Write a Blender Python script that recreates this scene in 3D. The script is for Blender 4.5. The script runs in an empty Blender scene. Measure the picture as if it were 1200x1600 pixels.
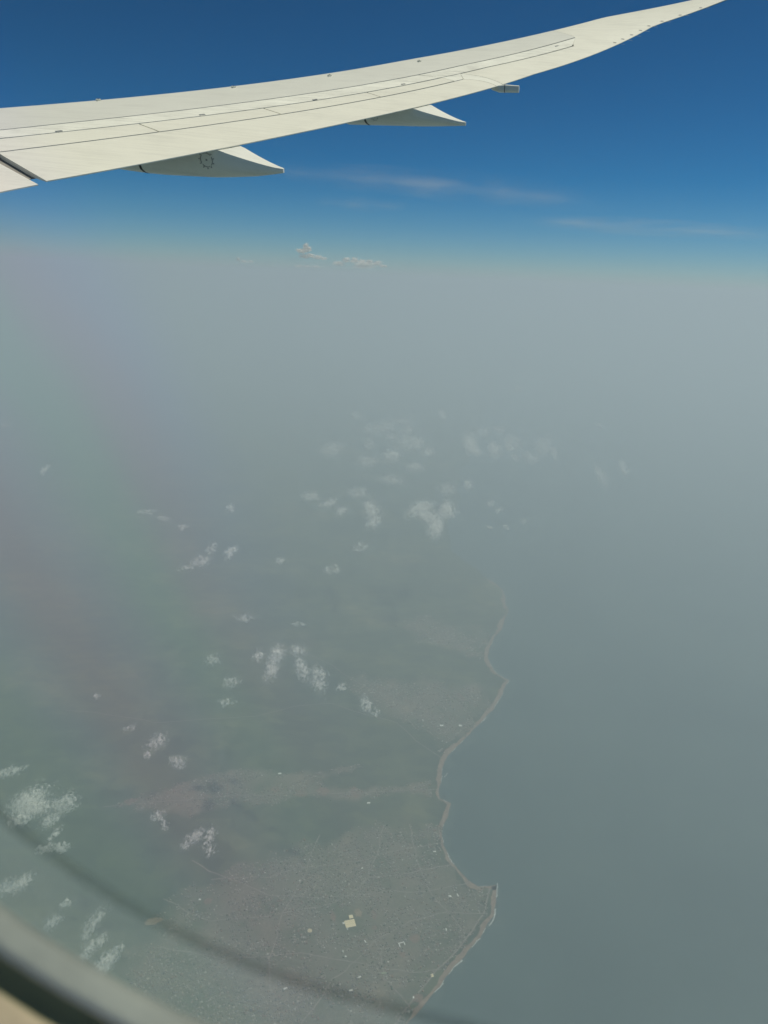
import bpy, bmesh, math, random
import numpy as np
from mathutils import Matrix, Vector

random.seed(7)
rng = np.random.default_rng(11)
sc = bpy.context.scene
COL = sc.collection

# ------------------------------------------------------------------ camera, sky, sun, exposure
F_PX = 1186.0                       # focal length in photograph pixels (1200 x 1600)
PITCH, ROLL, HEAD = math.radians(17.1), math.radians(2.6), math.radians(13)
ALT = 9000.0                        # metres above the sea; the camera is the origin
fw = np.array([0, math.cos(PITCH), -math.sin(PITCH)])
r0 = np.array([1.0, 0, 0]); u0 = np.cross(r0, fw)
rt = math.cos(ROLL) * r0 + math.sin(ROLL) * u0
up = math.cos(ROLL) * u0 - math.sin(ROLL) * r0

cam = bpy.data.cameras.new('camera')
cam.sensor_fit = 'VERTICAL'; cam.sensor_height = 36.0
cam.lens = F_PX / 1600 * 36.0
cam.clip_start = 0.01; cam.clip_end = 2.0e6
cam.dof.use_dof = True; cam.dof.focus_distance = 40.0; cam.dof.aperture_fstop = 9.0
camo = bpy.data.objects.new('camera', cam); COL.objects.link(camo)
camo.matrix_world = Matrix(((rt[0], up[0], -fw[0], 0), (rt[1], up[1], -fw[1], 0),
                            (rt[2], up[2], -fw[2], 0), (0, 0, 0, 1)))
sc.camera = camo

OUT = np.array([math.sin(HEAD), math.cos(HEAD), 0.0])      # outboard along the wing
FWD = np.array([-math.cos(HEAD), math.sin(HEAD), 0.0])     # towards the nose
SUN_EL = math.radians(66)
sv = 0.52 * OUT - 0.85 * FWD
SUN_AZ = math.atan2(sv[0], sv[1])
world = bpy.data.worlds.new('World'); sc.world = world; world.use_nodes = True
nt = world.node_tree; nt.nodes.clear()
sky = nt.nodes.new('ShaderNodeTexSky'); sky.sky_type = 'NISHITA'; sky.sun_disc = False
sky.sun_elevation = SUN_EL; sky.sun_rotation = SUN_AZ
sky.altitude = 3300; sky.air_density = 1.0; sky.dust_density = 2.4; sky.ozone_density = 6.0
bg = nt.nodes.new('ShaderNodeBackground'); bg.inputs['Strength'].default_value = 0.051
wo = nt.nodes.new('ShaderNodeOutputWorld')
hs = nt.nodes.new('ShaderNodeHueSaturation'); hs.inputs['Saturation'].default_value = 1.2; hs.inputs['Hue'].default_value = 0.486; hs.inputs['Value'].default_value = 0.49
gm = nt.nodes.new('ShaderNodeGamma'); gm.inputs[1].default_value = 1.6      # contrast of the phone's picture, over the whole sky alike
nt.links.new(sky.outputs[0], gm.inputs[0]); nt.links.new(gm.outputs[0], hs.inputs['Color']); nt.links.new(hs.outputs[0], bg.inputs[0]); nt.links.new(bg.outputs[0], wo.inputs[0])

sun = bpy.data.lights.new('sun', 'SUN'); sun.energy = 4.6; sun.angle = math.radians(0.53)
sun.color = (1.0, 0.955, 0.85)
suno = bpy.data.objects.new('sun', sun); COL.objects.link(suno)
to_sun = Vector((math.sin(SUN_AZ) * math.cos(SUN_EL), math.cos(SUN_AZ) * math.cos(SUN_EL), math.sin(SUN_EL)))
suno.rotation_euler = to_sun.to_track_quat('Z', 'Y').to_euler()
suno.location = (0, 0, 60)

vs = sc.view_settings
vs.view_transform = 'Standard'; vs.look = 'None'; vs.exposure = -0.3; vs.gamma = 1.0
vs.use_curve_mapping = False
sc.render.engine = 'CYCLES'
cy = sc.cycles
cy.max_bounces = 8; cy.volume_bounces = 3; cy.diffuse_bounces = 3; cy.transparent_max_bounces = 48
cy.use_denoising = True; cy.caustics_reflective = False; cy.caustics_refractive = False

HAZE_SIGMA = 1 / 18300.0            # per metre
HAZE_TOP = 320.0

# ------------------------------------------------------------------ helpers
def ray(x, y):
    d = fw * F_PX + rt * (x - 600) + up * (800 - y)
    return d / np.linalg.norm(d)

def project(p):
    zc = p @ fw
    return np.array([600 + F_PX * (p @ rt) / zc, 800 - F_PX * (p @ up) / zc])

def ground(x, y, h=0.0):
    """photograph pixel -> point on the level h metres above the sea"""
    d = ray(x, y)
    return d * ((h - ALT) / d[2])

def link(name, me, mat=None, parent=None):
    o = bpy.data.objects.new(name, me); COL.objects.link(o)
    if mat is not None:
        me.materials.append(mat)
    if parent is not None:
        o.parent = parent
    return o

def mesh(name, v, f, smooth=False):
    me = bpy.data.meshes.new(name)
    me.from_pydata([tuple(map(float, q)) for q in v], [], f)
    me.update()
    if smooth:
        me.polygons.foreach_set('use_smooth', [True] * len(me.polygons))
    return me

def tag(o, label=None, cat=None, group=None, kind=None):
    if label: o['label'] = label
    if cat: o['category'] = cat
    if group: o['group'] = group
    if kind: o['kind'] = kind
    return o

def empty(name, loc=(0, 0, 0), rz=0.0):
    o = bpy.data.objects.new(name, None); COL.objects.link(o)
    o.location = tuple(map(float, loc)); o.rotation_euler = (0, 0, rz); o.empty_display_size = 0.2
    return o

class NT:
    """small node-tree writer"""
    def __init__(self, name):
        self.m = bpy.data.materials.new(name); self.m.use_nodes = True
        self.t = self.m.node_tree; self.t.nodes.clear()
        self.out = self.n('ShaderNodeOutputMaterial')
    def n(self, kind, **kw):
        nd = self.t.nodes.new(kind)
        for k, v in kw.items():
            setattr(nd, k, v)
        return nd
    def l(self, a, b):
        self.t.links.new(a, b)
    def noise(self, vec, scale, detail=4, rough=0.55):
        nd = self.n('ShaderNodeTexNoise')
        nd.inputs['Scale'].default_value = scale; nd.inputs['Detail'].default_value = detail
        nd.inputs['Roughness'].default_value = rough
        self.l(vec, nd.inputs['Vector'])
        return nd.outputs['Fac']
    def ramp(self, fac, stops, interp='LINEAR'):
        nd = self.n('ShaderNodeValToRGB'); e = nd.color_ramp.elements
        nd.color_ramp.interpolation = interp
        while len(e) < len(stops): e.new(0.5)
        for k, (p, c) in enumerate(stops):
            e[k].position = p; e[k].color = (*c, 1) if len(c) == 3 else c
        self.l(fac, nd.inputs[0])
        return nd.outputs[0]
    def mix(self, fac, a, b, mode='MIX'):
        nd = self.n('ShaderNodeMix', data_type='RGBA', blend_type=mode)
        for s, v in ((nd.inputs[0], fac), (nd.inputs[6], a), (nd.inputs[7], b)):
            if isinstance(v, (int, float)): s.default_value = v
            elif isinstance(v, tuple): s.default_value = (*v, 1)
            else: self.l(v, s)
        return nd.outputs[2]
    def math(self, op, a, b=0.0):
        nd = self.n('ShaderNodeMath', operation=op)
        for s, v in ((nd.inputs[0], a), (nd.inputs[1], b)):
            if isinstance(v, (int, float)): s.default_value = v
            else: self.l(v, s)
        return nd.outputs[0]
    def pbsdf(self, color, rough=0.6, spec=0.3, metal=0.0, bump=None, bstr=0.2, bdist=1.0):
        p = self.n('ShaderNodeBsdfPrincipled')
        if isinstance(color, tuple): p.inputs['Base Color'].default_value = (*color, 1)
        else: self.l(color, p.inputs['Base Color'])
        if isinstance(rough, (int, float)): p.inputs['Roughness'].default_value = rough
        else: self.l(rough, p.inputs['Roughness'])
        p.inputs['Specular IOR Level'].default_value = spec
        p.inputs['Metallic'].default_value = metal
        if bump is not None:
            b = self.n('ShaderNodeBump'); b.inputs['Strength'].default_value = bstr
            b.inputs['Distance'].default_value = bdist
            self.l(bump, b.inputs['Height']); self.l(b.outputs[0], p.inputs['Normal'])
        self.l(p.outputs[0], self.out.inputs[0])
        return p
    def pos(self, sx=1, sy=1, sz=1, rz=0.0):
        g = self.n('ShaderNodeNewGeometry')
        mp = self.n('ShaderNodeMapping')
        mp.inputs['Scale'].default_value = (sx, sy, sz); mp.inputs['Rotation'].default_value = (0, 0, rz)
        self.l(g.outputs['Position'], mp.inputs['Vector'])
        return mp.outputs[0]

M = {}
def plain(name, color, rough=0.6, spec=0.3, var=0.12, scale=3.0, metal=0.0):
    t = NT(name); f = t.noise(t.pos(), scale, 5)
    c = t.ramp(f, [(0.3, tuple(x * (1 - var) for x in color)), (0.7, tuple(min(1, x * (1 + var)) for x in color))])
    t.pbsdf(c, rough, spec, metal); M[name] = t.m
    return t.m

def wing_paint(name, color, streak=0.06):
    """satin airliner paint: fine dirt streaks that run chordwise, faint mottling"""
    t = NT(name)
    a = t.noise(t.pos(1.2, 14.0, 6.0, -HEAD), 1.0, 6, 0.6)
    b = t.noise(t.pos(), 1.7, 5, 0.6)
    c = t.noise(t.pos(), 28.0, 3, 0.5)
    f = t.math('ADD', t.math('MULTIPLY', a, 0.5), t.math('ADD', t.math('MULTIPLY', b, 0.35), t.math('MULTIPLY', c, 0.15)))
    col = t.ramp(f, [(0.33, tuple(x * (1 - streak * 2.2) for x in color)), (0.5, color), (0.66, tuple(min(1, x * (1 + streak)) for x in color))])
    t.pbsdf(col, 0.48, 0.35, bump=c, bstr=0.02, bdist=0.01); M[name] = t.m
wing_paint('paint_white', (0.80, 0.78, 0.67))
wing_paint('paint_strip', (0.83, 0.82, 0.72), 0.15)
wing_paint('paint_grey', (0.71, 0.705, 0.63), 0.05)
wing_paint('paint_fairing', (0.76, 0.755, 0.68), 0.05)
plain('gap_dark', (0.30, 0.285, 0.24), 0.8, 0.1)
plain('metal_grey', (0.45, 0.45, 0.43), 0.45, 0.5, metal=0.4)
plain('marking_grey', (0.36, 0.36, 0.34), 0.6)
plain('marking_dark', (0.06, 0.065, 0.07), 0.6)
plain('lining_tan', (0.50, 0.40, 0.29), 0.7, 0.2, scale=60)
plain('seal_olive', (0.32, 0.31, 0.17), 0.8, 0.1, scale=60)
plain('ring_grey', (0.50, 0.50, 0.44), 0.6, 0.2, scale=60)

# ------------------------------------------------------------------ sea, land, beach, roads
def sea_mat():
    t = NT('sea_water')
    a = t.noise(t.pos(1, 1, 1), 1 / 2600.0, 5, 0.55)
    col = t.ramp(a, [(0.3, (0.027, 0.062, 0.062)), (0.5, (0.038, 0.078, 0.076)), (0.7, (0.054, 0.096, 0.088))])
    w = t.noise(t.pos(), 1 / 60.0, 6, 0.65)
    t.pbsdf(col, 0.42, 0.4, bump=w, bstr=0.5, bdist=4.0)
    return t.m
R_FAR = 300000.0
n = 96
ang = np.linspace(0, 2 * math.pi, n, endpoint=False)
rings = [0, 4000, 9000, 16000, 28000, 50000, 100000, 180000, R_FAR]
v = [(0, 0, -ALT)]; f = []
for r in rings[1:]:
    v += [(r * math.cos(a), r * math.sin(a), -ALT) for a in ang]
for k in range(n):
    f.append((0, 1 + k, 1 + (k + 1) % n))
for q in range(len(rings) - 2):
    b0, b1 = 1 + q * n, 1 + (q + 1) * n
    for k in range(n):
        f.append((b0 + k, b1 + k, b1 + (k + 1) % n, b0 + (k + 1) % n))
tag(link('sea', mesh('sea', v, f), sea_mat()), kind='structure')

COAST_PX = [(905, 452), (830, 520), (790, 590), (740, 680), (715, 760), (700, 820), (706, 862), (745, 890), (762, 905),
            (778, 915), (788, 930), (790, 945), (795, 953), (787, 975), (772, 995), (764, 1015), (765, 1035),
            (775, 1052), (795, 1063), (785, 1085), (770, 1110), (745, 1135), (720, 1160), (700, 1180), (690, 1200),
            (690, 1214), (686, 1230), (687, 1248), (705, 1256), (700, 1275), (690, 1295), (692, 1320), (705, 1348),
            (730, 1375), (747, 1386), (776, 1383), (775, 1410), (771, 1432), (755, 1455), (725, 1495), (700, 1522),
            (670, 1560), (645, 1590), (612, 1640), (560, 1720)]
def refine(pts, levels, amp, seed):
    r = np.random.default_rng(seed); p = [np.array(q[:2]) for q in pts]
    for lv in range(levels):
        o = [p[0]]
        for a, b in zip(p[:-1], p[1:]):
            d = b - a; L = np.linalg.norm(d)
            nrm = np.array([-d[1], d[0]])
            o += [(a + b) / 2 + nrm * r.normal(0, amp), b]
        p = o
    return np.array(p)
coast = refine([ground(*q) for q in COAST_PX], 3, 0.035, 5)
LAND_H = 4.0
far = [(-6000, 298000), (-90000, 283000), (-190000, 226000), (-270000, 120000), (-295000, 0), (-260000, -140000), (-150000, -255000), (-40000, -200000), (-9000, -30000), (-2500, -6000), (-300, 2500)]
land_pts = [np.array(q) for q in coast] + [np.array(q, float) for q in reversed(far)]
def land_colour(t):
    a = t.noise(t.pos(), 1 / 2300.0, 6, 0.6)
    b = t.noise(t.pos(), 1 / 420.0, 5, 0.65)
    base = t.ramp(a, [(0.36, (0.052, 0.075, 0.050)), (0.50, (0.072, 0.093, 0.060)), (0.60, (0.100, 0.114, 0.068)), (0.72, (0.150, 0.135, 0.090))])
    det = t.ramp(b, [(0.35, (0.72, 0.76, 0.72)), (0.6, (1.1, 1.08, 1.0)), (0.75, (1.45, 1.35, 1.2))])
    vo = t.n('ShaderNodeTexVoronoi'); vo.inputs['Scale'].default_value = 1 / 330.0      # fields of different crops
    t.l(t.pos(1.0, 1.7, 1.0, 0.5), vo.inputs['Vector'])
    sp = t.n('ShaderNodeSeparateColor'); t.l(vo.outputs['Color'], sp.inputs[0])
    fld = t.ramp(sp.outputs[0], [(0.1, (0.76, 0.80, 0.79)), (0.5, (1.0, 1.0, 1.0)), (0.9, (1.36, 1.26, 1.12))])
    return t.mix(0.8, t.mix(0.85, base, det, 'MULTIPLY'), fld, 'MULTIPLY')
def land_mat():
    t = NT('land_cover'); t.pbsdf(land_colour(t), 0.9, 0.1)
    return t.m
def sheet(name, pts, h, mat, kind='structure'):
    me = mesh(name, [(q[0], q[1], h - ALT) for q in pts], [tuple(range(len(pts)))])
    bm = bmesh.new(); bm.from_mesh(me)
    bmesh.ops.triangulate(bm, faces=bm.faces[:])
    bmesh.ops.recalc_face_normals(bm, faces=bm.faces[:])
    for fc in bm.faces:
        if fc.normal.z < 0: fc.normal_flip()
    bm.to_mesh(me); bm.free()
    o = link(name, me, mat)
    if kind: o['kind'] = kind
    return o
sheet('land', land_pts, LAND_H, land_mat())

def ribbon(name, line, off0, off1, h, mat, jit=0.0, seed=1, keep=None):
    """strip between two offsets from a polyline, positive = to the left of travel"""
    r = np.random.default_rng(seed)
    d = np.gradient(line, axis=0); d /= np.linalg.norm(d, axis=1)[:, None] + 1e-9
    nrm = np.stack([-d[:, 1], d[:, 0]], 1)
    N = len(line)
    def smooth_noise():
        z = r.normal(0, 1, N); k = np.ones(5) / 5
        return np.convolve(z, k, 'same')
    a = line + nrm * (off0 * (1 + jit * smooth_noise()))[:, None]
    b = line + nrm * (off1 * (1 + jit * smooth_noise()))[:, None]
    v = [(q[0], q[1], h - ALT) for q in a] + [(q[0], q[1], h - ALT) for q in b]
    f = []
    for k in range(N - 1):
        if keep is None or keep[k]:
            f.append((k, k + 1, N + k + 1, N + k))
    me = mesh(name, v, f)
    bm = bmesh.new(); bm.from_mesh(me)
    for fc in bm.faces:
        if fc.normal.z < 0: fc.normal_flip()
    bmesh.ops.delete(bm, geom=[q for q in bm.verts if not q.link_faces], context='VERTS')
    bm.to_mesh(me); bm.free()
    return tag(link(name, me, mat), kind='structure')
t = NT('beach_sand'); a_ = t.noise(t.pos(), 1 / 90.0, 5, 0.6)
t.pbsdf(t.ramp(a_, [(0.35, (0.19, 0.14, 0.10)), (0.65, (0.30, 0.225, 0.165))]), 0.9, 0.1); M['sand'] = t.m
t = NT('foam'); a_ = t.noise(t.pos(), 1 / 35.0, 5, 0.6)
t.pbsdf(t.ramp(a_, [(0.35, (0.22, 0.25, 0.24)), (0.65, (0.62, 0.62, 0.58))]), 0.8, 0.2); M['foam'] = t.m
t = NT('road_surface'); a_ = t.noise(t.pos(), 1 / 60.0, 4, 0.6)
t.pbsdf(t.ramp(a_, [(0.35, (0.20, 0.175, 0.145)), (0.65, (0.30, 0.265, 0.22))]), 0.9, 0.1); M['road'] = t.m
# travel along the coast list is towards the camera; the land lies on its right hand (negative offsets)
N = len(coast)
dist = np.linalg.norm(coast, axis=1)
wid = np.clip(48 + (dist - 7500) * 0.0035, 45, 130)
i0 = 8 * 8
sl = slice(i0, N)
ribbon('beach', coast[sl], np.full(N - i0, 4.0), -wid[sl], 6.0, M['sand'], 0.8, 3)
t = NT('shallow_water'); a_ = t.noise(t.pos(), 1 / 300.0, 5, 0.6)
t.pbsdf(t.ramp(a_, [(0.35, (0.042, 0.084, 0.080)), (0.65, (0.066, 0.104, 0.094))]), 0.42, 0.4)
ribbon('shallows', coast[sl], wid[sl] * 2.2, np.full(N - i0, 1.0), 0.8, t.m, 1.1, 21)
foam_keep = (np.random.default_rng(4).random(N - i0) < 0.13)
foam_keep = np.convolve(foam_keep, np.ones(3), 'same') > 0.5
ribbon('surf', coast[sl], np.full(N - i0, 15.0), np.full(N - i0, 3.0), 1.5, M['foam'], 0.5, 8, foam_keep)
# wider breaking water at the headland and short bright stretches further up the shore
def px_line(pts, lv=2, amp=0.03, seed=2):
    return refine([ground(*q) for q in pts], lv, amp, seed)
for k, (pts, w) in enumerate([([(777, 1380), (776, 1390), (775, 1402)], 34), ([(774, 1420), (773, 1428), (771, 1437), (764, 1446)], 34),
                              ([(758, 1450), (750, 1462), (744, 1470)], 30), ([(722, 1500), (712, 1509), (703, 1516)], 36),
                              ([(692, 1536), (686, 1542), (676, 1551)], 34), ([(778, 1096), (773, 1103)], 44),
                              ([(760, 1121), (755, 1127)], 40), ([(699, 1208), (694, 1215)], 40), ([(724, 1155), (715, 1164)], 30)]):
    ln = px_line(pts, 2, 0.05, 30 + k)
    ribbon('surf', ln, np.full(len(ln), w * 0.4), np.full(len(ln), -w * 0.25), 2.6, M['foam'], 0.5, 40 + k)
road_line = px_line([(765, 1388), (760, 1410), (756, 1428), (738, 1455), (710, 1490), (682, 1516), (655, 1550), (630, 1582), (600, 1625)], 3, 0.012, 6)
ribbon('coastal_road', road_line, np.full(len(road_line), 11.0), np.full(len(road_line), -11.0), 8.6, M['road'])
for k, pts in enumerate([[(255, 1405), (330, 1440), (420, 1432), (500, 1418), (545, 1400), (575, 1372), (590, 1335), (600, 1290)],
                         [(300, 1345), (420, 1400), (545, 1400), (640, 1395), (735, 1378)],
                         [(470, 1600), (520, 1530), (585, 1470), (640, 1440), (700, 1425), (756, 1428)],
                         [(330, 1375), (420, 1372), (520, 1352), (620, 1330), (692, 1318)],
                         [(640, 1288), (650, 1340), (672, 1395), (700, 1425), (728, 1462)],
                         [(500, 1305), (480, 1360), (440, 1430), (420, 1500), (430, 1580)],
                         [(250, 1480), (350, 1500), (470, 1490), (560, 1505), (640, 1520), (690, 1515)],
                         [(575, 1372), (640, 1365), (705, 1352)],
                         [(585, 1470), (600, 1530), (640, 1575)],
                         [(100, 1110), (240, 1130), (400, 1120), (520, 1100), (620, 1130), (690, 1185)],
                         [(420, 1000), (520, 1040), (600, 1090), (650, 1140)],
                         [(160, 1262), (300, 1250), (450, 1240), (560, 1240), (684, 1234)]]):
    ln = px_line(pts, 3, 0.03, 60 + k)
    ribbon('road', ln, np.full(len(ln), 9.0), np.full(len(ln), -9.0), 8.8 + 0.5 * k, M['road'])

# ------------------------------------------------------------------ towns: ground sheets, mass of small buildings
def urban_mat():
    t = NT('urban_ground')
    a = t.noise(t.pos(), 1 / 650.0, 5, 0.6)
    b = t.noise(t.pos(), 1 / 45.0, 4, 0.7)
    base = t.ramp(a, [(0.33, (0.095, 0.112, 0.066)), (0.45, (0.145, 0.140, 0.096)), (0.58, (0.185, 0.162, 0.120)), (0.72, (0.235, 0.19, 0.135))])
    det = t.ramp(b, [(0.3, (0.65, 0.7, 0.65)), (0.55, (1.0, 1.0, 1.0)), (0.72, (1.4, 1.35, 1.3))])
    at = t.n('ShaderNodeAttribute', attribute_name='built')      # how built-up the ground is: thins out towards the fields
    t.pbsdf(t.mix(at.outputs['Fac'], land_colour(t), t.mix(0.8, base, det, 'MULTIPLY')), 0.9, 0.1)
    return t.m
M['urban'] = urban_mat()
URBAN = [
    ([(692, 1292), (690, 1310), (697, 1345), (722, 1378), (745, 1390), (768, 1390), (764, 1425), (745, 1455), (715, 1492), (690, 1518), (660, 1556), (635, 1588), (600, 1640), (548, 1720),
      (300, 1720), (170, 1640), (185, 1540), (215, 1470), (245, 1420), (270, 1395), (330, 1372), (365, 1345), (440, 1325), (500, 1302), (560, 1290), (620, 1286)], 24, 26),
    ([(150, 1262), (200, 1246), (240, 1235), (300, 1212), (390, 1198), (440, 1207), (500, 1204), (560, 1194), (600, 1190), (612, 1195), (560, 1205), (530, 1214), (505, 1222), (548, 1229), (600, 1226), (680, 1219),
      (682, 1246), (630, 1243), (590, 1252), (550, 1258), (500, 1250), (450, 1257), (400, 1262), (330, 1272), (280, 1279), (220, 1270)], 24, 28),
    ([(783, 1075), (768, 1105), (742, 1130), (716, 1155), (694, 1180), (668, 1172), (672, 1150), (630, 1132), (570, 1100), (530, 1070), (560, 1045), (610, 1058), (660, 1048), (700, 1070), (740, 1062)], 18, 34),
    ([(768, 1000), (758, 1025), (740, 1035), (690, 1020), (640, 1000), (600, 960), (660, 955), (720, 975), (770, 968)], 10, 42),
]
def inside(P, poly):
    c = np.zeros(len(P), bool); x, y = P[:, 0], P[:, 1]
    for (ax, ay), (bx, by) in zip(poly, np.roll(poly, -1, axis=0)):
        s = ((ay > y) != (by > y)) & (x < (bx - ax) * (y - ay) / (by - ay + 1e-12) + ax)
        c ^= s
    return c
def lowfreq(P, scale, seed):
    r = np.random.default_rng(seed); z = np.zeros(len(P))
    for k in range(9):
        a = r.uniform(0, 6.283); w = r.uniform(0.5, 2.2) / scale
        z += np.sin((P[:, 0] * math.cos(a) + P[:, 1] * math.sin(a)) * w * 6.283 + r.uniform(0, 6.283))
    return z / 3.0
PAL = np.array([(0.30, 0.27, 0.22), (0.22, 0.20, 0.17), (0.36, 0.32, 0.26), (0.26, 0.17, 0.12), (0.42, 0.40, 0.35), (0.15, 0.145, 0.13), (0.07, 0.095, 0.05), (0.62, 0.60, 0.54)])
PW = np.array([0.25, 0.22, 0.15, 0.10, 0.06, 0.11, 0.10, 0.01])
def town_mat():
    t = NT('town_roofs'); at = t.n('ShaderNodeAttribute', attribute_name='tone')
    t.pbsdf(at.outputs['Color'], 0.85, 0.15); return t.m
M['town'] = town_mat()
CLEAR = [(548, 1443, 190), (484, 1455, 60), (648, 1467, 90), (560, 1418, 110), (585, 1440, 70)]
for ui, (px, nseed, pitch) in enumerate(URBAN):
    poly = refine([ground(*q) for q in px + [px[0]]], 4, 0.13, 70 + ui)[:-1]
    lo, hi = poly.min(0), poly.max(0)
    def edge_dist(Q):
        d = np.full(len(Q), 1e9)
        for a_, b_ in zip(poly[::2], np.roll(poly[::2], -1, axis=0)):
            ab = b_ - a_; u = np.clip(((Q - a_) @ ab) / (ab @ ab + 1e-9), 0, 1)
            d = np.minimum(d, np.linalg.norm(Q - a_ - u[:, None] * ab, axis=1))
        return d
    def coast_dist(Q):
        d = np.full(len(Q), 1e9)
        for a_ in coast[i0:]: d = np.minimum(d, np.linalg.norm(Q - a_, axis=1))
        return d
    def built(Q):
        """0 in the fields, 1 in the town; thins out over a few hundred metres, except along the beach"""
        e_ = edge_dist(Q) / (360, 170, 420, 600)[ui]
        e_ = np.where(coast_dist(Q) < 260, np.maximum(e_, 0.7), e_)
        return np.clip(e_ + 0.22 * lowfreq(Q, 700, 33 + ui) + 0.12 * lowfreq(Q, 240, 43 + ui), 0, 1)
    gs = 70.0 if ui < 2 else 110.0
    gx, gy = np.arange(lo[0], hi[0] + gs, gs), np.arange(lo[1], hi[1] + gs, gs)
    GX, GY = np.meshgrid(gx, gy, indexing='ij'); Q = np.stack([GX.ravel(), GY.ravel()], 1)
    ins = inside(Q, poly).reshape(GX.shape); bq = built(Q); ny = len(gy)
    bq = np.where(ins.ravel(), bq, 0.0)
    fq = [(i * ny + j, (i + 1) * ny + j, (i + 1) * ny + j + 1, i * ny + j + 1) for i in range(len(gx) - 1) for j in range(ny - 1)
          if ins[i, j] and ins[i + 1, j] and ins[i, j + 1] and ins[i + 1, j + 1]]
    me = mesh('urban_ground', [(q[0], q[1], 7.0 - ALT) for q in Q], fq)
    at = me.attributes.new('built', 'FLOAT', 'POINT'); at.data.foreach_set('value', bq.astype(np.float32))
    bm = bmesh.new(); bm.from_mesh(me); bmesh.ops.delete(bm, geom=[q for q in bm.verts if not q.link_faces], context='VERTS'); bm.to_mesh(me); bm.free()
    tag(link('urban_ground', me, M['urban']), kind='structure')
    r = np.random.default_rng(90 + ui)
    seeds = lo + r.random((nseed, 2)) * (hi - lo)
    angs = r.uniform(0, math.pi / 2, nseed) * 0.5 + 0.3
    P_all, A_all = [], []
    diag = np.linalg.norm(hi - lo)
    for s in range(nseed):
        R = diag / math.sqrt(nseed) * 1.4
        k = int(R / pitch)
        gi, gj = np.meshgrid(np.arange(-k, k + 1), np.arange(-k, k + 1), indexing='ij')
        gi, gj = gi.ravel(), gj.ravel()
        m = (gi % 7 != 0) & (gj % 3 != 0) & (r.random(len(gi)) < 0.8)
        g = np.stack([gi[m], gj[m]], 1) * pitch + r.normal(0, pitch * 0.16, (m.sum(), 2))
        c_, s_ = math.cos(angs[s]), math.sin(angs[s])
        g = seeds[s] + g @ np.array([[c_, s_], [-s_, c_]])
        d2 = ((g[:, None, :] - seeds[None]) ** 2).sum(2)
        g = g[d2.argmin(1) == s]
        P_all.append(g); A_all.append(np.full(len(g), angs[s]))
    Pt = np.concatenate(P_all); At = np.concatenate(A_all)
    k = inside(Pt, poly) & (lowfreq(Pt, 1500, 5 + ui) + lowfreq(Pt, 420, 15 + ui) * 0.8 + r.normal(0, 0.35, len(Pt)) > -0.55)
    k[k] &= built(Pt[k]) > r.random(k.sum()) * 0.9 + 0.05
    for cx, cy_, rad in CLEAR:
        q = ground(cx, cy_)[:2]; k &= np.linalg.norm(Pt - q, axis=1) > rad
    Pt, At = Pt[k], At[k]; n = len(Pt)
    sx = r.uniform(0.2, 0.55, n) * pitch; sy = r.uniform(0.2, 0.5, n) * pitch; hz = r.gamma(3, 2.2, n) + 3
    cs, sn = np.cos(At), np.sin(At)
    V = np.zeros((n, 8, 3))
    for q, (a, b) in enumerate([(-1, -1), (1, -1), (1, 1), (-1, 1)]):
        x = Pt[:, 0] + a * sx * cs - b * sy * sn; y = Pt[:, 1] + a * sx * sn + b * sy * cs
        V[:, q] = np.stack([x, y, np.full(n, 6.5 - ALT)], 1); V[:, q + 4] = np.stack([x, y, 7 - ALT + hz], 1)
    base = np.array([[4, 5, 6, 7], [0, 1, 5, 4], [1, 2, 6, 5], [2, 3, 7, 6], [3, 0, 4, 7]])
    Fa = (np.arange(n)[:, None, None] * 8 + base[None]).reshape(-1)
    me = bpy.data.meshes.new('town_buildings')
    me.vertices.add(n * 8); me.vertices.foreach_set('co', V.ravel())
    me.loops.add(n * 20); me.loops.foreach_set('vertex_index', Fa)
    me.polygons.add(n * 5); me.polygons.foreach_set('loop_start', np.arange(n * 5) * 4)
    me.update(calc_edges=True)
    at = me.color_attributes.new('tone', 'FLOAT_COLOR', 'POINT')
    tone = PAL[r.choice(len(PAL), n, p=PW)] * r.uniform(0.8, 1.12, (n, 1)); tone = tone * 0.85 + np.array([0.165, 0.148, 0.112]) * 0.15
    cc = np.ones((n, 8, 4)); cc[:, :, :3] = tone[:, None, :]
    at.data.foreach_set('color', cc.ravel())
    o = link('town_buildings', me, M['town'])
    names = ['dense small houses filling the large town in the bottom foreground', 'houses on the town strip between two dark green belts',
             'houses behind the upper beach around the middle headland', 'sparse distant houses behind the farthest visible stretch of beach']
    tag(o, names[ui], 'houses', kind='stuff')
    print('town', ui, n)

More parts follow.
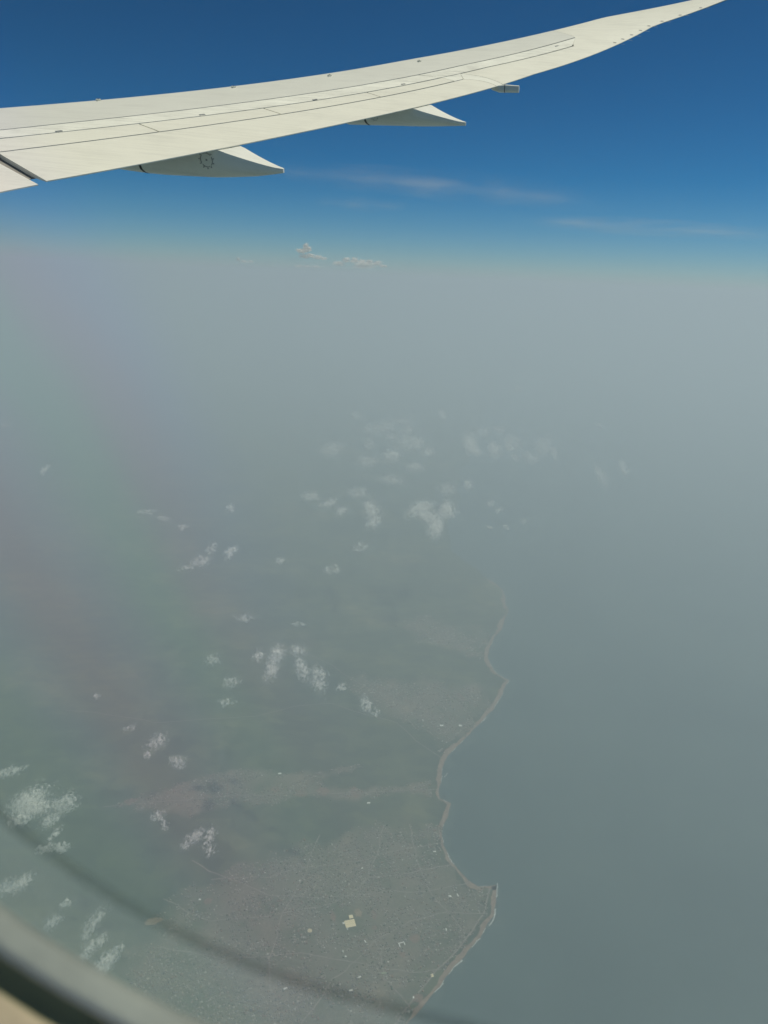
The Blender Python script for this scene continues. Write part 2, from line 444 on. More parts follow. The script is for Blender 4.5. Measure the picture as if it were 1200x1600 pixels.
def disc(name, x, y, rx, ry, mat, h=9.5, seed=0, rot=0.3, n=26, wob=0.12):
    r = np.random.default_rng(seed); c = ground(x, y)
    pts = []
    for k in range(n):
        a = 2 * math.pi * k / n; q = 1 + r.normal(0, wob)
        u, w = rx * q * math.cos(a), ry * q * math.sin(a)
        pts.append(np.array([c[0] + u * math.cos(rot) - w * math.sin(rot), c[1] + u * math.sin(rot) + w * math.cos(rot)]))
    return sheet(name, pts, h, mat)
plain('bare_earth', (0.20, 0.14, 0.10), 0.9, 0.1, 0.2, 0.02)
plain('bare_sand', (0.26, 0.20, 0.13), 0.9, 0.1, 0.2, 0.02)
for k, (x, y, rx, ry, m) in enumerate([(648, 1467, 80, 70, 'bare_earth'), (560, 1427, 55, 80, 'bare_sand'), (520, 1432, 38, 100, 'bare_earth'), (584, 1430, 35, 90, 'bare_earth'),
                                       (585, 1450, 40, 36, 'bare_earth'), (325, 1409, 60, 55, 'bare_earth'), (653, 1560, 70, 60, 'bare_earth'), (629, 1492, 45, 60, 'bare_earth'),
                                       (470, 1240, 110, 90, 'bare_earth'), (505, 1237, 120, 130, 'bare_earth'), (430, 1236, 90, 110, 'bare_earth'), (205, 1252, 130, 60, 'bare_earth'),
                                       (555, 1238, 70, 150, 'bare_earth'), (720, 1090, 70, 160, 'bare_earth'), 
                                       (240, 1440, 120, 60, 'bare_sand')]):
    disc('bare_ground', x, y, rx, ry, M[m], 9.4, 200 + k)

# ------------------------------------------------------------------ single buildings that stand out
plain('roof_cream', (0.80, 0.68, 0.42), 0.6, 0.3, 0.06, 0.2)
plain('roof_white', (0.80, 0.79, 0.74), 0.6, 0.3, 0.05, 0.2)
plain('wall_pale', (0.55, 0.52, 0.45), 0.8, 0.2, 0.08, 0.2)
plain('roof_green', (0.30, 0.34, 0.22), 0.7, 0.2, 0.08, 0.2)
def hall_parts(parent, cx, cy_, L, W, h, roofmat, rise=2.5):
    """pitched-roof hall: a wall box and a gabled roof with an overhang"""
    x0, x1, y0, y1 = cx - L / 2, cx + L / 2, cy_ - W / 2, cy_ + W / 2
    v = [(x0, y0, -3), (x1, y0, -3), (x1, y1, -3), (x0, y1, -3), (x0, y0, h), (x1, y0, h), (x1, y1, h), (x0, y1, h)]
    link('wall', mesh('wall', v, [(0, 1, 5, 4), (1, 2, 6, 5), (2, 3, 7, 6), (3, 0, 4, 7)]), M['wall_pale'], parent)
    e = 1.0
    v = [(x0 - e, y0 - e, h + .1), (x1 + e, y0 - e, h + .1), (x1 + e, y1 + e, h + .1), (x0 - e, y1 + e, h + .1),
         (x0 - e, cy_, h + rise), (x1 + e, cy_, h + rise)]
    link('roof', mesh('roof', v, [(0, 1, 5, 4), (2, 3, 4, 5), (1, 2, 5), (3, 0, 4), (3, 2, 1, 0)]), roofmat, parent)
def gpt(x, y): 
    q = ground(x, y, 8.0); return (q[0], q[1], 8.0 - ALT)
fac = empty('factory', gpt(547, 1444), 0.30)
for k in range(3):
    hall_parts(fac, 0, -44 + k * 44, 150, 42, 14, M['roof_cream'], 4)
hall_parts(fac, 42, 118, 58, 62, 12, M['roof_cream'], 3)
hall_parts(fac, -60, -80, 16, 16, 7, M['roof_white'], 2)
tag(fac, 'large cream roofed factory of parallel halls in the town', 'factory')
wh = empty('warehouse', gpt(537, 1443), 0.25)
hall_parts(wh, 0, 0, 34, 26, 9, M['roof_white'], 3)
tag(wh, 'small white warehouse just left of the cream roofed factory', 'building')
tk = empty('storage_tank', gpt(484, 1455))
n = 24; v = []; f = []
for k in range(n):
    a = 2 * math.pi * k / n; v += [(34 * math.cos(a), 34 * math.sin(a), -3), (34 * math.cos(a), 34 * math.sin(a), 12)]
f = [(2 * k, 2 * ((k + 1) % n), 2 * ((k + 1) % n) + 1, 2 * k + 1) for k in range(n)]
link('tank_shell', mesh('tank_shell', v, f), M['wall_pale'], tk)
v = [(35 * math.cos(2 * math.pi * k / n), 35 * math.sin(2 * math.pi * k / n), 12.2) for k in range(n)] + [(0, 0, 17)]
link('roof', mesh('roof', v, [(k, (k + 1) % n, n) for k in range(n)]), plain('roof_ochre', (0.58, 0.50, 0.32), 0.7), tk)
tag(tk, 'round ochre roofed tank left of the cream factory', 'tank')
for x, y, L, W, rz, m, lab in [
        (571, 1472, 52, 16, -0.9, 'roof_white', 'narrow white roofed shed below and right of the cream factory'),
        (536, 1487, 12, 34, 0.2, 'roof_white', 'upper of two white sheds below the cream factory'),
        (540, 1495, 24, 22, 0.2, 'roof_white', 'lower of two white sheds below the cream factory'),
        (561, 1527, 50, 26, 0.1, 'roof_white', 'broad white roofed hall low in the middle of the town'),
        (548, 1548, 44, 20, 0.3, 'roof_white', 'white roofed hall nearest the bottom of the town'),
        (600, 1521, 70, 26, 0.2, 'roof_green', 'olive green roofed hall low in the middle of the town'),
        (675, 1525, 32, 44, 0.4, 'roof_cream', 'cream roofed hall beside the lower coastal road'),
        (646, 1559, 18, 30, 0.0, 'roof_white', 'small white shed near the bottom end of the beach'),
        (697, 1453, 16, 44, 0.1, 'roof_white', 'slim white building inland of the headland'),
        (703, 1401, 40, 36, 0.2, 'roof_white', 'pale building left of its taller neighbour by the curved beach'),
        (715, 1399, 16, 54, 0.3, 'roof_white', 'slim white building behind the curved beach'),
        (679, 1331, 48, 24, 0.1, 'roof_white', 'white roofed building at the top of the curved beach'),
        (576, 1255, 56, 34, 0.0, 'roof_white', 'lone white building in the dark green belt'),
        (566, 1357, 26, 26, 0.3, 'roof_white', 'small white building in the upper part of the town'),
        (437, 1209, 60, 40, 0.2, 'roof_white', 'white building at the upper edge of the town strip'),
        (690, 1134, 70, 50, 0.2, 'roof_white', 'white building behind the upper beach'),
        (719, 1134, 60, 60, 0.1, 'roof_white', 'white building closest to the upper beach'),
        (312, 1406, 30, 26, 0.1, 'roof_white', 'white shed at the left end of the town beside bare earth'),
        (446, 1545, 50, 22, 0.5, 'roof_white', 'white roofed hall at the lower left of the town')]:
    b = empty('hall', gpt(x, y), rz); hall_parts(b, 0, 0, L, W, 9, M[m], 2.5)
    tag(b, lab, 'building', 'pale buildings that stand out in the town')
ub = empty('school', gpt(628, 1476), 0.35)
hall_parts(ub, 0, 30, 84, 13, 8, M['roof_white']); hall_parts(ub, -38, -6, 12, 54, 8, M['roof_white']); hall_parts(ub, 38, -2, 12, 46, 8, M['roof_white'])
tag(ub, 'pale roofed school with three wings round a yard, left of a round bare field', 'school')

# ------------------------------------------------------------------ clouds
def cloud_mat(name, amax, thr, col=(0.97, 0.96, 0.92)):
    """nested see-through layers whose cover is broken up by fractal noise: firm in the middle, shreds at the rim.
    'layer' is 0 in the core and 1 at the rim; 'puff_co' is the position in puff sizes"""
    t = NT(name)
    co = t.n('ShaderNodeAttribute', attribute_name='puff_co'); la = t.n('ShaderNodeAttribute', attribute_name='layer')
    f1 = t.noise(co.outputs['Vector'], 0.25, 7, 0.68)
    lo_ = t.math('ADD', t.math('MULTIPLY', la.outputs['Fac'], 0.20), thr)
    a = t.math('MULTIPLY', t.math('SUBTRACT', f1, lo_), 5.2)
    nd = t.n('ShaderNodeClamp'); t.l(a, nd.inputs[0]); a = t.math('MULTIPLY', nd.outputs[0], amax)
    d = t.n('ShaderNodeBsdfDiffuse'); d.inputs[0].default_value = (*col, 1)
    tr = t.n('ShaderNodeBsdfTranslucent'); tr.inputs[0].default_value = (*col, 1)
    m1 = t.n('ShaderNodeMixShader'); m1.inputs[0].default_value = 0.5
    t.l(d.outputs[0], m1.inputs[1]); t.l(tr.outputs[0], m1.inputs[2])
    tp = t.n('ShaderNodeBsdfTransparent')
    m2 = t.n('ShaderNodeMixShader'); t.l(a, m2.inputs[0]); t.l(tp.outputs[0], m2.inputs[1]); t.l(m1.outputs[0], m2.inputs[2])
    t.l(m2.outputs[0], t.out.inputs[0])
    return t.m
M['cl_dense'] = cloud_mat('cloud_dense', 0.92, 0.43)
M['cl_thin'] = cloud_mat('cloud_thin', 0.82, 0.45)
M['cl_faint'] = cloud_mat('cloud_faint', 0.62, 0.455)
M['cl_far'] = cloud_mat('cloud_far', 0.85, 0.36, (0.98, 0.95, 0.90))
bm = bmesh.new(); bmesh.ops.create_icosphere(bm, subdivisions=4, radius=1.0)
ICO_V = np.array([q.co[:] for q in bm.verts]); ICO_F = [tuple(q.index for q in fc.verts) for fc in bm.faces]; bm.free()
def layered(name, U, mat, seed, shells=7, px=1.0):
    """U: 3x3 matrix whose columns are the cloud's half axes in metres; px = metres per picture pixel there"""
    r = np.random.default_rng(seed); V, Fc, L, Cq = [], [], [], []
    ph = r.uniform(-200, 200, 3)
    bumps = r.normal(0, 1, (14, 3)); bumps /= np.linalg.norm(bumps, axis=1)[:, None]; amp = r.uniform(-0.30, 0.34, 14)
    lump = 1 + (np.exp(6 * (ICO_V @ bumps.T - 1)) * amp).sum(1)
    for k in range(shells):
        sc_ = 0.22 + 0.78 * (k + 1) / shells
        X = ICO_V * (lump * sc_)[:, None] @ U.T
        V.append(X); L.append(np.full(len(X), k / (shells - 1))); Cq.append(X / px * np.array([1.0, 0.7, 0.8]) + ph)
        Fc += [tuple(q + k * len(ICO_V) for q in f_) for f_ in ICO_F]
    me = mesh(name, np.concatenate(V), Fc, True)
    a1 = me.attributes.new('layer', 'FLOAT', 'POINT'); a1.data.foreach_set('value', np.concatenate(L).astype(np.float32))
    a2 = me.attributes.new('puff_co', 'FLOAT_VECTOR', 'POINT'); a2.data.foreach_set('vector', np.concatenate(Cq).astype(np.float32).ravel())
    me.materials.append(M[mat])
    return me
def cloud(label, clumps, mat, seed, base=2400.0, group='low cumulus over the coast', name='cumulus_cloud'):
    """clumps: list of (x, y, half width px, half height px, lean) in photograph pixels; base in metres above the sea"""
    parts = []
    for q, (x, y, hw, hh, lean) in enumerate(clumps):
        c = ground(x, y, base + 150); D = np.linalg.norm(c); m = D / F_PX      # metres per pixel at that distance
        el = math.asin(-c[2] / D); hw, hh = hw * 1.35 + 1.5, hh * 1.35 + 1.5
        # half of the picture height is ground distance, half is cloud height
        yv = np.array([lean * hh * m, 0.5 * hh * m / math.sin(el), 0.5 * hh * m / math.cos(el)])
        zv = np.array([0, -0.35 * min(hw, hh) * m * math.sin(el), 0.6 * min(hw, hh) * m])
        parts.append((c, layered('cloud_clump', np.stack([np.array([hw * m, 0, 0]), yv, zv], 1), mat, seed * 7 + q, px=m)))
    if len(parts) == 1:
        o = link(name, parts[0][1]); o.location = parts[0][0]
    else:
        o0 = np.mean([p[0] for p in parts], axis=0); o = empty(name, o0)
        for c, me in parts:
            ch = link('cloud_clump', me, None, o); ch.location = c - o0
    return tag(o, label, 'cloud', group)
CL = [
    ('bright V shaped cumulus patch in the middle of the picture', [(655, 795, 20, 14, .6), (696, 798, 16, 16, .3), (682, 828, 16, 20, .2), (668, 808, 22, 10, -.6)], 'cl_dense'),
    ('upright cumulus wisp left of the bright V shaped patch', [(576, 790, 10, 16, -.3), (586, 815, 13, 12, .5), (580, 800, 15, 26, -.3)], 'cl_thin'),
    ('slanting chain of cumulus puffs left of the upright wisp', [(485, 776, 18, 9, -.4), (512, 788, 18, 8, .6), (535, 798, 13, 8, .5)], 'cl_thin'),
    ('bright cumulus clump, larger left one of a close pair right of centre', [(733, 697, 14, 17, .1), (741, 704, 14, 8, .1)], 'cl_dense'),
    ('bright cumulus clump, smaller right one of a close pair right of centre', [(772, 702, 12, 15, .2), (796, 699, 8, 5, 0)], 'cl_dense'),
    ('small cumulus just above the close bright pair', [(755, 675, 14, 8, 0), (780, 672, 12, 5, 0)], 'cl_thin'),
    ('flat bright cumulus left of the close bright pair', [(613, 711, 16, 9, .3)], 'cl_dense'),
    ('ragged cumulus between the flat bright one and the close pair', [(654, 694, 11, 9, .4), (668, 706, 13, 9, .5), (650, 730, 18, 9, 0)], 'cl_thin'),
    ('scattered cumulus specks above the flat bright cumulus', [(613, 684, 12, 9, .3), (637, 672, 14, 10, .2), (630, 658, 22, 6, 0)], 'cl_faint'),
    ('tiny tall cumulus alone above the middle clouds', [(691, 649, 6, 9, -.1)], 'cl_dense'),
    ('tiny cumulus alone farthest right at the top of the middle group', [(808, 608, 9, 6, .8)], 'cl_dense'),
    ('tiny cumulus at the upper left of the middle group', [(555, 649, 10, 6, -.5), (574, 670, 7, 5, 0)], 'cl_faint'),
    ('faint cumulus haze patch at the left of the middle group', [(517, 702, 26, 14, .3), (578, 695, 10, 9, 0)], 'cl_faint'),
    ('faint cumulus trail right of the close bright pair', [(830, 716, 18, 10, 0), (805, 715, 8, 6, 0), (866, 706, 6, 16, .1)], 'cl_faint'),
    ('faint cumulus puffs over the sea at the far right', [(938, 742, 12, 20, .1), (975, 732, 10, 18, .1), (936, 665, 7, 4, 0)], 'cl_faint'),
    ('small cumulus right above the bright V shaped patch', [(731, 757, 11, 8, .4)], 'cl_thin'),
    ('thin line of cumulus specks running down over the sea', [(768, 786, 9, 5, .7), (779, 797, 7, 5, .6), (818, 815, 6, 5, 0), (765, 824, 6, 3, 0), (790, 824, 6, 3, 0)], 'cl_faint'),
    ('pale cumulus speck below the slanting chain', [(437, 877, 9, 7, 0)], 'cl_thin'),
    ('faint cumulus veil below the upright wisp', [(518, 890, 20, 10, .3), (565, 855, 14, 10, .2)], 'cl_faint'),
    ('bright little cumulus at the right of the left hand wisps', [(361, 861, 9, 10, .3)], 'cl_dense'),
    ('long low cumulus wisp in the left half', [(292, 886, 14, 5, .8), (318, 876, 22, 12, .5), (330, 858, 10, 10, .2)], 'cl_thin'),
    ('faint row of cumulus in the upper left', [(230, 800, 20, 6, 0), (285, 824, 10, 6, .3), (256, 810, 14, 5, 0)], 'cl_faint'),
    ('broken cumulus field left of the bright close pair', [(600, 668, 30, 12, .2), (640, 690, 26, 14, .2), (575, 720, 24, 12, .1)], 'cl_faint'),
    ('broken cumulus field right of the bright close pair', [(800, 690, 26, 14, .2), (845, 700, 22, 16, .1)], 'cl_faint'),
    ('broken cumulus veil below the flat bright cumulus', [(610, 750, 26, 10, .2), (560, 770, 20, 10, .2), (700, 765, 22, 10, .3)], 'cl_faint'),
    ('small cumulus above the left hand wisps', [(361, 794, 10, 7, 0)], 'cl_thin'),
    ('tiny bright cumulus alone near the left edge', [(70, 734, 5, 9, -.3)], 'cl_dense'),
    ('tiny cumulus touching the left edge of the picture', [(8, 665, 8, 4, -.3)], 'cl_thin'),
    ('bright left half of the large cumulus over the dark plain', [(424, 1046, 15, 20, .2), (432, 1025, 14, 14, .3), (405, 1025, 9, 9, .2)], 'cl_dense'),
    ('broken right half of the large cumulus over the dark plain', [(470, 1045, 14, 24, -.3), (497, 1060, 18, 22, -.2), (465, 1018, 16, 10, .0)], 'cl_thin'),
    ('thin cumulus veil above the large broken cumulus', [(382, 966, 17, 8, .1), (465, 974, 12, 4, .1)], 'cl_faint'),
    ('cumulus wisp right of the large broken cumulus', [(573, 1103, 14, 12, -.2), (588, 1114, 9, 6, 0), (534, 1074, 10, 6, .6)], 'cl_thin'),
    ('three faint puffs left of the large broken cumulus', [(332, 1030, 12, 9, 0), (362, 1066, 18, 9, .0), (352, 1098, 16, 8, .4)], 'cl_faint'),
    ('pinkish cumulus scrap above the town strip', [(246, 1160, 16, 11, .3), (231, 1180, 8, 5, .2)], 'cl_thin'),
    ('small round cumulus touching the upper edge of the town strip', [(278, 1193, 12, 10, .0)], 'cl_thin'),
    ('faint curved wisp left of the pinkish scrap', [(203, 1137, 10, 6, .8), (150, 1088, 7, 4, 0)], 'cl_faint'),
    ('large cumulus at the lower left above the window edge', [(42, 1252, 26, 24, .6), (55, 1265, 30, 14, .7), (30, 1282, 18, 8, .8)], 'cl_dense'),
    ('yellowish thin cumulus right of the large lower left one', [(100, 1258, 24, 18, .3), (78, 1282, 12, 12, .7)], 'cl_thin'),
    ('two leaning cumulus streaks under the large lower left one', [(86, 1302, 7, 14, .5), (72, 1325, 14, 10, .8), (95, 1324, 14, 8, .9)], 'cl_thin'),
    ('thin cumulus streak at the left edge above the large one', [(14, 1206, 22, 10, 1.6)], 'cl_thin'),
    ('small cumulus puffs left of the dark bay of the town', [(244, 1275, 14, 7, .2), (257, 1291, 6, 9, 0)], 'cl_thin'),
    ('leaning cumulus pair, left one, beside the town', [(296, 1314, 12, 15, .6), (310, 1306, 6, 10, .7)], 'cl_thin'),
    ('leaning cumulus pair, right one, beside the town', [(327, 1305, 8, 18, .4), (327, 1330, 8, 10, .2)], 'cl_thin'),
    ('cumulus streak seen through the lower window edge at far left', [(22, 1384, 26, 14, .9), (42, 1372, 10, 12, .8)], 'cl_thin'),
    ('small cumulus seen through the pale band of the window', [(84, 1440, 14, 12, .6), (104, 1410, 9, 6, .8)], 'cl_thin'),
    ('tall ragged cumulus seen through the pale band of the window', [(140, 1452, 14, 22, .4), (137, 1485, 12, 18, .4), (160, 1468, 7, 12, .3)], 'cl_thin'),
    ('long leaning cumulus streak reaching the grey window ring', [(168, 1500, 12, 22, .8), (148, 1525, 10, 16, .8)], 'cl_dense'),
]
for k, (lab, cl, mt) in enumerate(CL):
    cloud(lab, cl, mt, 500 + 3 * k)

# cumulus towers on the horizon and the high streaks: above the haze
def far_cloud(label, clumps, seed, dist_, mat='cl_far', group='clouds along the horizon', name='towering_cloud'):
    m = dist_ / F_PX; o0 = ray(clumps[0][0], clumps[0][1]) * dist_
    o = empty(name, o0)
    for q, (x, y, hw, hh) in enumerate(clumps):
        c = ray(x, y) * dist_
        U = np.stack([rt * hw * m, up * hh * m, fw * 0.8 * hw * m], 1)
        ch = link('cloud_clump', layered('cloud_clump', U, mat, seed + q, 6, m * 0.6), None, o); ch.location = c - o0
    return tag(o, label, 'cloud', group)
FD = 72000.0
far_cloud('towering cumulus with a pointed top on the horizon', [(478, 384, 6, 5), (481, 389, 8, 5), (468, 392, 7, 3.5), (474, 392, 10, 4), (486, 399, 8, 4), (476, 401, 12, 3), (496, 402, 9, 3), (505, 404, 8, 2)], 900, FD)
far_cloud('low bumpy cumulus bank right of the pointed tower', [(541, 407, 8, 5), (553, 407, 8, 5), (565, 410, 9, 5), (577, 410, 8, 5), (530, 412, 12, 3), (588, 412, 9, 4), (570, 415, 22, 2.5), (600, 416, 9, 2)], 920, FD * 0.98)
far_cloud('thin flat cloud strip under the pointed tower', [(467, 416, 9, 2), (480, 417, 10, 2.4), (493, 417, 9, 2)], 940, FD * 0.97)
far_cloud('small cumulus left of the pointed tower', [(372, 405, 4, 5), (381, 409, 8, 2.5), (391, 409, 6, 2.5)], 960, FD * 0.95)

# thin high cirrus: long, shallow, see-through bodies with real thickness
def cirrus(label, pts, halfw, dist_h, seed, alpha):
    t = NT('cirrus_ice')
    f1 = t.noise(t.pos(0.0005, 0.0002, 0.0025), 1.0, 7, 0.62)
    th_ = t.n('ShaderNodeAttribute', attribute_name='thickness')
    a = t.math('MULTIPLY', t.ramp(f1, [(0.40, (0, 0, 0)), (0.72, (alpha,) * 3)]), th_.outputs['Fac'])
    d = t.n('ShaderNodeBsdfDiffuse'); d.inputs[0].default_value = (0.9, 0.82, 0.72, 1)
    tr = t.n('ShaderNodeBsdfTranslucent'); tr.inputs[0].default_value = (0.9, 0.82, 0.72, 1)
    m1 = t.n('ShaderNodeMixShader'); m1.inputs[0].default_value = 0.5
    t.l(d.outputs[0], m1.inputs[1]); t.l(tr.outputs[0], m1.inputs[2])
    tp = t.n('ShaderNodeBsdfTransparent')
    m2 = t.n('ShaderNodeMixShader'); t.l(a, m2.inputs[0]); t.l(tp.outputs[0], m2.inputs[1]); t.l(m1.outputs[0], m2.inputs[2])
    t.l(m2.outputs[0], t.out.inputs[0])
    r = np.random.default_rng(seed)
    line = []
    for (x, y) in pts:
        d_ = ray(x, y); line.append(d_ * (dist_h / d_[2]))
    line = np.array(line)
    q = np.linspace(0, len(line) - 1, 60)
    line = np.stack([np.interp(q, np.arange(len(line)), line[:, k]) for k in range(3)], 1)
    V, Fc, Fd = [], [], []
    ns = 9; nr = 18
    for s in range(ns):                       # nested shells thin the edge out
        sc_ = (s + 1) / ns
        b0 = len(V)
        for k, p in enumerate(line):
            e = 0.55 + 0.45 * math.sin(math.pi * k / 59)
            D = np.linalg.norm(p)
            for j in range(nr):
                a_ = 2 * math.pi * j / nr; w = halfw * D / F_PX * sc_ * e * (1 + 0.05 * r.normal())
                V.append(p + np.array([0, 1, 0]) * math.cos(a_) * w * 9 + np.array([0, 0, 1]) * math.sin(a_) * w); Fd.append(math.sin(math.pi * k / 59) ** 0.9)
        for k in range(59):
            for j in range(nr):
                Fc.append((b0 + k * nr + j, b0 + k * nr + (j + 1) % nr, b0 + (k + 1) * nr + (j + 1) % nr, b0 + (k + 1) * nr + j))
    V = np.array(V); o0 = V.mean(0)
    me = mesh('cirrus_cloud', V - o0, Fc, True); at_ = me.attributes.new('thickness', 'FLOAT', 'POINT'); at_.data.foreach_set('value', np.array(Fd, np.float32))
    o = link('cirrus_cloud', me, t.m); o.location = o0
    return tag(o, label, 'cloud', 'thin cirrus streaks in the blue sky')
cirrus('long thin cirrus streak in the blue below the wing middle', [(400, 262), (520, 276), (640, 286), (760, 296), (860, 308), (960, 322)], 15, 3000, 31, 0.022)
cirrus('short cirrus streak low in the sky at the right', [(800, 342), (920, 350), (1060, 359), (1260, 370)], 10, 2600, 32, 0.028)
cirrus('faint cirrus streak low in the sky right of the fairing', [(490, 316), (560, 320), (640, 324)], 9, 2800, 33, 0.014)

# ------------------------------------------------------------------ the airplane: wing
plane = empty('airplane', (0, 0, 0))
tag(plane, 'white airliner wing rising over the haze, seen through its cabin window', 'airplane')
LEp = [(2, 14.6), (5, 12.6), (7.7, 10.9), (17.7, 3.9), (22.2, 0.05), (25, -3.9), (27.6, -8.3)]
TEp = [(1, 8.0), (3, 7.2), (7.7, 5.87), (17.7, 1.36), (21.7, -1.1), (24.8, -4.85), (27.6, -8.5)]
LE = [(0, 170), (100, 163), (200, 153), (300, 142), (400, 131), (500, 119), (600, 102.5), (640, 95), (700, 82), (780, 67), (840, 55), (870, 46), (960, 27), (1020, 12), (1080, 0)]
TE = [(0, 299), (65, 282.5), (240, 250), (400, 221), (560, 188), (640, 171), (720, 151), (785, 132), (790, 130), (860, 106), (935, 81), (960, 72), (1040, 38), (1090, 15), (1130, 0)]
def hit(pl, x, y):
    d = ray(x, y); dO, dF = d @ OUT, d @ FWD
    for a, b in zip(pl[:-1], pl[1:]):
        m = (b[1] - a[1]) / (b[0] - a[0]); D = (a[1] - m * a[0]) / (dF / dO - m)
        if a[0] - 1e-6 <= D <= b[0] + 1e-6: return D, D / dO * d[2]
def zfit(pl, px):
    q = np.array([hit(pl, *p) for p in px])
    return np.polyfit(q[:, 0], q[:, 1], 4)
def zeval(c, D, lo, hi):
    d = np.clip(D, lo, hi)
    return np.polyval(c, d) + np.polyval(np.polyder(c), d) * (D - d)
zLE, zTE = zfit(LEp, LE), zfit(TEp, TE)
def f_le(D): return np.interp(D, [q[0] for q in LEp], [q[1] for q in LEp])
def f_te(D): return np.interp(D, [q[0] for q in TEp], [q[1] for q in TEp])
def chord(D): return f_le(D) - f_te(D)
def wing_pt(D, c):
    """D metres outboard of the window, c = 0 crest of the nose .. 1 trailing edge"""
    ch = chord(D)
    Fq = f_le(D) - c * ch
    z = (1 - c) * zeval(zLE, D, 10.9, 23.6) + c * zeval(zTE, D, 7.4, 23.0)
    cc = np.clip(c, 0, 1)
    z = z + 0.012 * ch * 4 * cc * (1 - cc)
    neg = np.minimum(c, 0)
    z = z - ch * (2.6 * neg * neg)
    return OUT * D + FWD * Fq + np.array([0, 0, 1.0]) * z
def wing_n(D, c):
    a = wing_pt(D + 0.05, c) - wing_pt(D - 0.05, c); b = wing_pt(D, c + 0.01) - wing_pt(D, c - 0.01)
    n_ = np.cross(a, b); n_ /= np.linalg.norm(n_)
    return n_ if n_[2] > 0 else -n_
def inv(x, y):
    """photograph pixel -> (D, c) on the wing"""
    best = min(((np.sum((project(wing_pt(D, c)) - (x, y)) ** 2), D, c) for D in np.arange(5, 27, 1.0) for c in np.arange(0, 1.01, 0.1)))
    q = np.array(best[1:])
    for _ in range(25):
        r_ = project(wing_pt(*q)) - (x, y)
        J = np.stack([(project(wing_pt(q[0] + 1e-3, q[1])) - project(wing_pt(*q))) / 1e-3,
                      (project(wing_pt(q[0], q[1] + 1e-4)) - project(wing_pt(*q))) / 1e-4], 1)
        st = np.linalg.solve(J, r_); st = np.clip(st, [-1, -.2], [1, .2]); q = q - st
        if np.abs(r_).max() < 1e-3: break
    return q
def line_fit(px, deg=2):
    q = np.array([inv(*p) for p in px]); k = np.polyfit(q[:, 0], q[:, 1], deg); lo, hi = q[:, 0].min(), q[:, 0].max()
    return lambda D: float(np.polyval(k, np.clip(D, lo, hi)))
cA = line_fit([(0, 203.6), (120, 190), (240, 177), (320, 168), (440, 152.6), (540, 137.5), (640, 119), (720, 101), (780, 91), (840, 75.2), (900, 58)], 3)
cB = line_fit([(0, 216.6), (120, 203.5), (240, 190), (320, 180.5), (440, 165.4), (540, 149.5), (640, 131.4), (690, 121.4)])
cC = line_fit([(0, 237), (120, 223), (240, 207), (320, 197), (440, 179), (540, 161.5), (640, 142.4), (725, 123.6)])
cD = line_fit([(719, 115), (780, 101), (840, 87), (895, 72)])
GAP = 0.011
def curve_between(p, q, fn, n_):
    """points along a spanwise line fn(D) from D=p to D=q"""
    return [(D, fn(D)) for D in np.linspace(p, q, n_)]
def panel(name, front, back, mat, parent, th0=0.05, th1=0.05, side0=None, side1=None, lift=0.0, nv=8, gap=GAP):
    """panel between a front and a back list of (D, c); side0/side1 bend the two ends: extra D at mid depth"""
    nu = len(front); ch = [chord(q[0]) for q in front]
    top = []; 
    for i in range(nu):
        for j in range(nv):
            w = j / (nv - 1); u = i / (nu - 1)
            D = front[i][0] * (1 - w) + back[i][0] * w; c = front[i][1] * (1 - w) + back[i][1] * w
            bend = 4 * w * (1 - w) * ((side0 or 0) * (1 - u) ** 2 + (side1 or 0) * u ** 2); D += bend
            if i == 0: D += gap
            if i == nu - 1: D -= gap
            if j == 0 and c > 0: c += 1.7 * gap / ch[i]
            if j == nv - 1 and c < 0.99: c -= 1.7 * gap / ch[i]
            top.append((D, c, th0 * (1 - w) + th1 * w))
    V = [wing_pt(D, c) + wing_n(D, c) * lift for D, c, _ in top] + [wing_pt(D, c) + wing_n(D, c) * (lift - th) for D, c, th in top]
    K = nu * nv; Fc = []
    for i in range(nu - 1):
        for j in range(nv - 1):
            a = i * nv + j; q = (a, a + nv, a + nv + 1, a + 1)
            Fc.append(q); Fc.append(tuple(K + x for x in reversed(q)))
    rim = [i * nv for i in range(nu)] + [(nu - 1) * nv + j for j in range(1, nv)] + [i * nv + nv - 1 for i in range(nu - 2, -1, -1)] + [j for j in range(nv - 2, 0, -1)]
    for a, b in zip(rim, rim[1:] + rim[:1]):
        Fc.append((a, K + a, K + b, b))
    me = mesh(name, V, Fc)
    bm_ = bmesh.new(); bm_.from_mesh(me); bmesh.ops.recalc_face_normals(bm_, faces=bm_.faces[:])
    for e in bm_.edges:
        if len(e.link_faces) == 2 and e.link_faces[0].normal.angle(e.link_faces[1].normal, 0) > 0.6: e.smooth = False
    for fc in bm_.faces: fc.smooth = True
    bm_.to_mesh(me); bm_.free()
    return link(name, me, mat, parent)

# wing body under the panels
NU, NC = 60, 16
V = []; Ds = np.linspace(2.0, 27.5, NU); cs_ = np.linspace(-0.10, 0.93, NC)
for D in Ds:
    for c in cs_: V.append(wing_pt(D, c) - wing_n(D, c) * 0.055)
for D in Ds:
    for c in cs_:
        s = (c + 0.10) / 1.03
        V.append(wing_pt(D, c) - wing_n(D, c) * (0.06 + 0.11 * chord(D) * (math.sqrt(max(s, 0)) * (1 - s) * 2.2)))
K = NU * NC; Fc = []
for i in range(NU - 1):
    for j in range(NC - 1):
        a = i * NC + j; q = (a, a + NC, a + NC + 1, a + 1); Fc += [q, tuple(K + x for x in reversed(q))]
    a = i * NC; Fc.append((a, K + a, K + a + NC, a + NC)); a += NC - 1; Fc.append((a, a + NC, K + a + NC, K + a))
Fc.append(tuple(range(NC)) + tuple(K + j for j in reversed(range(NC))))
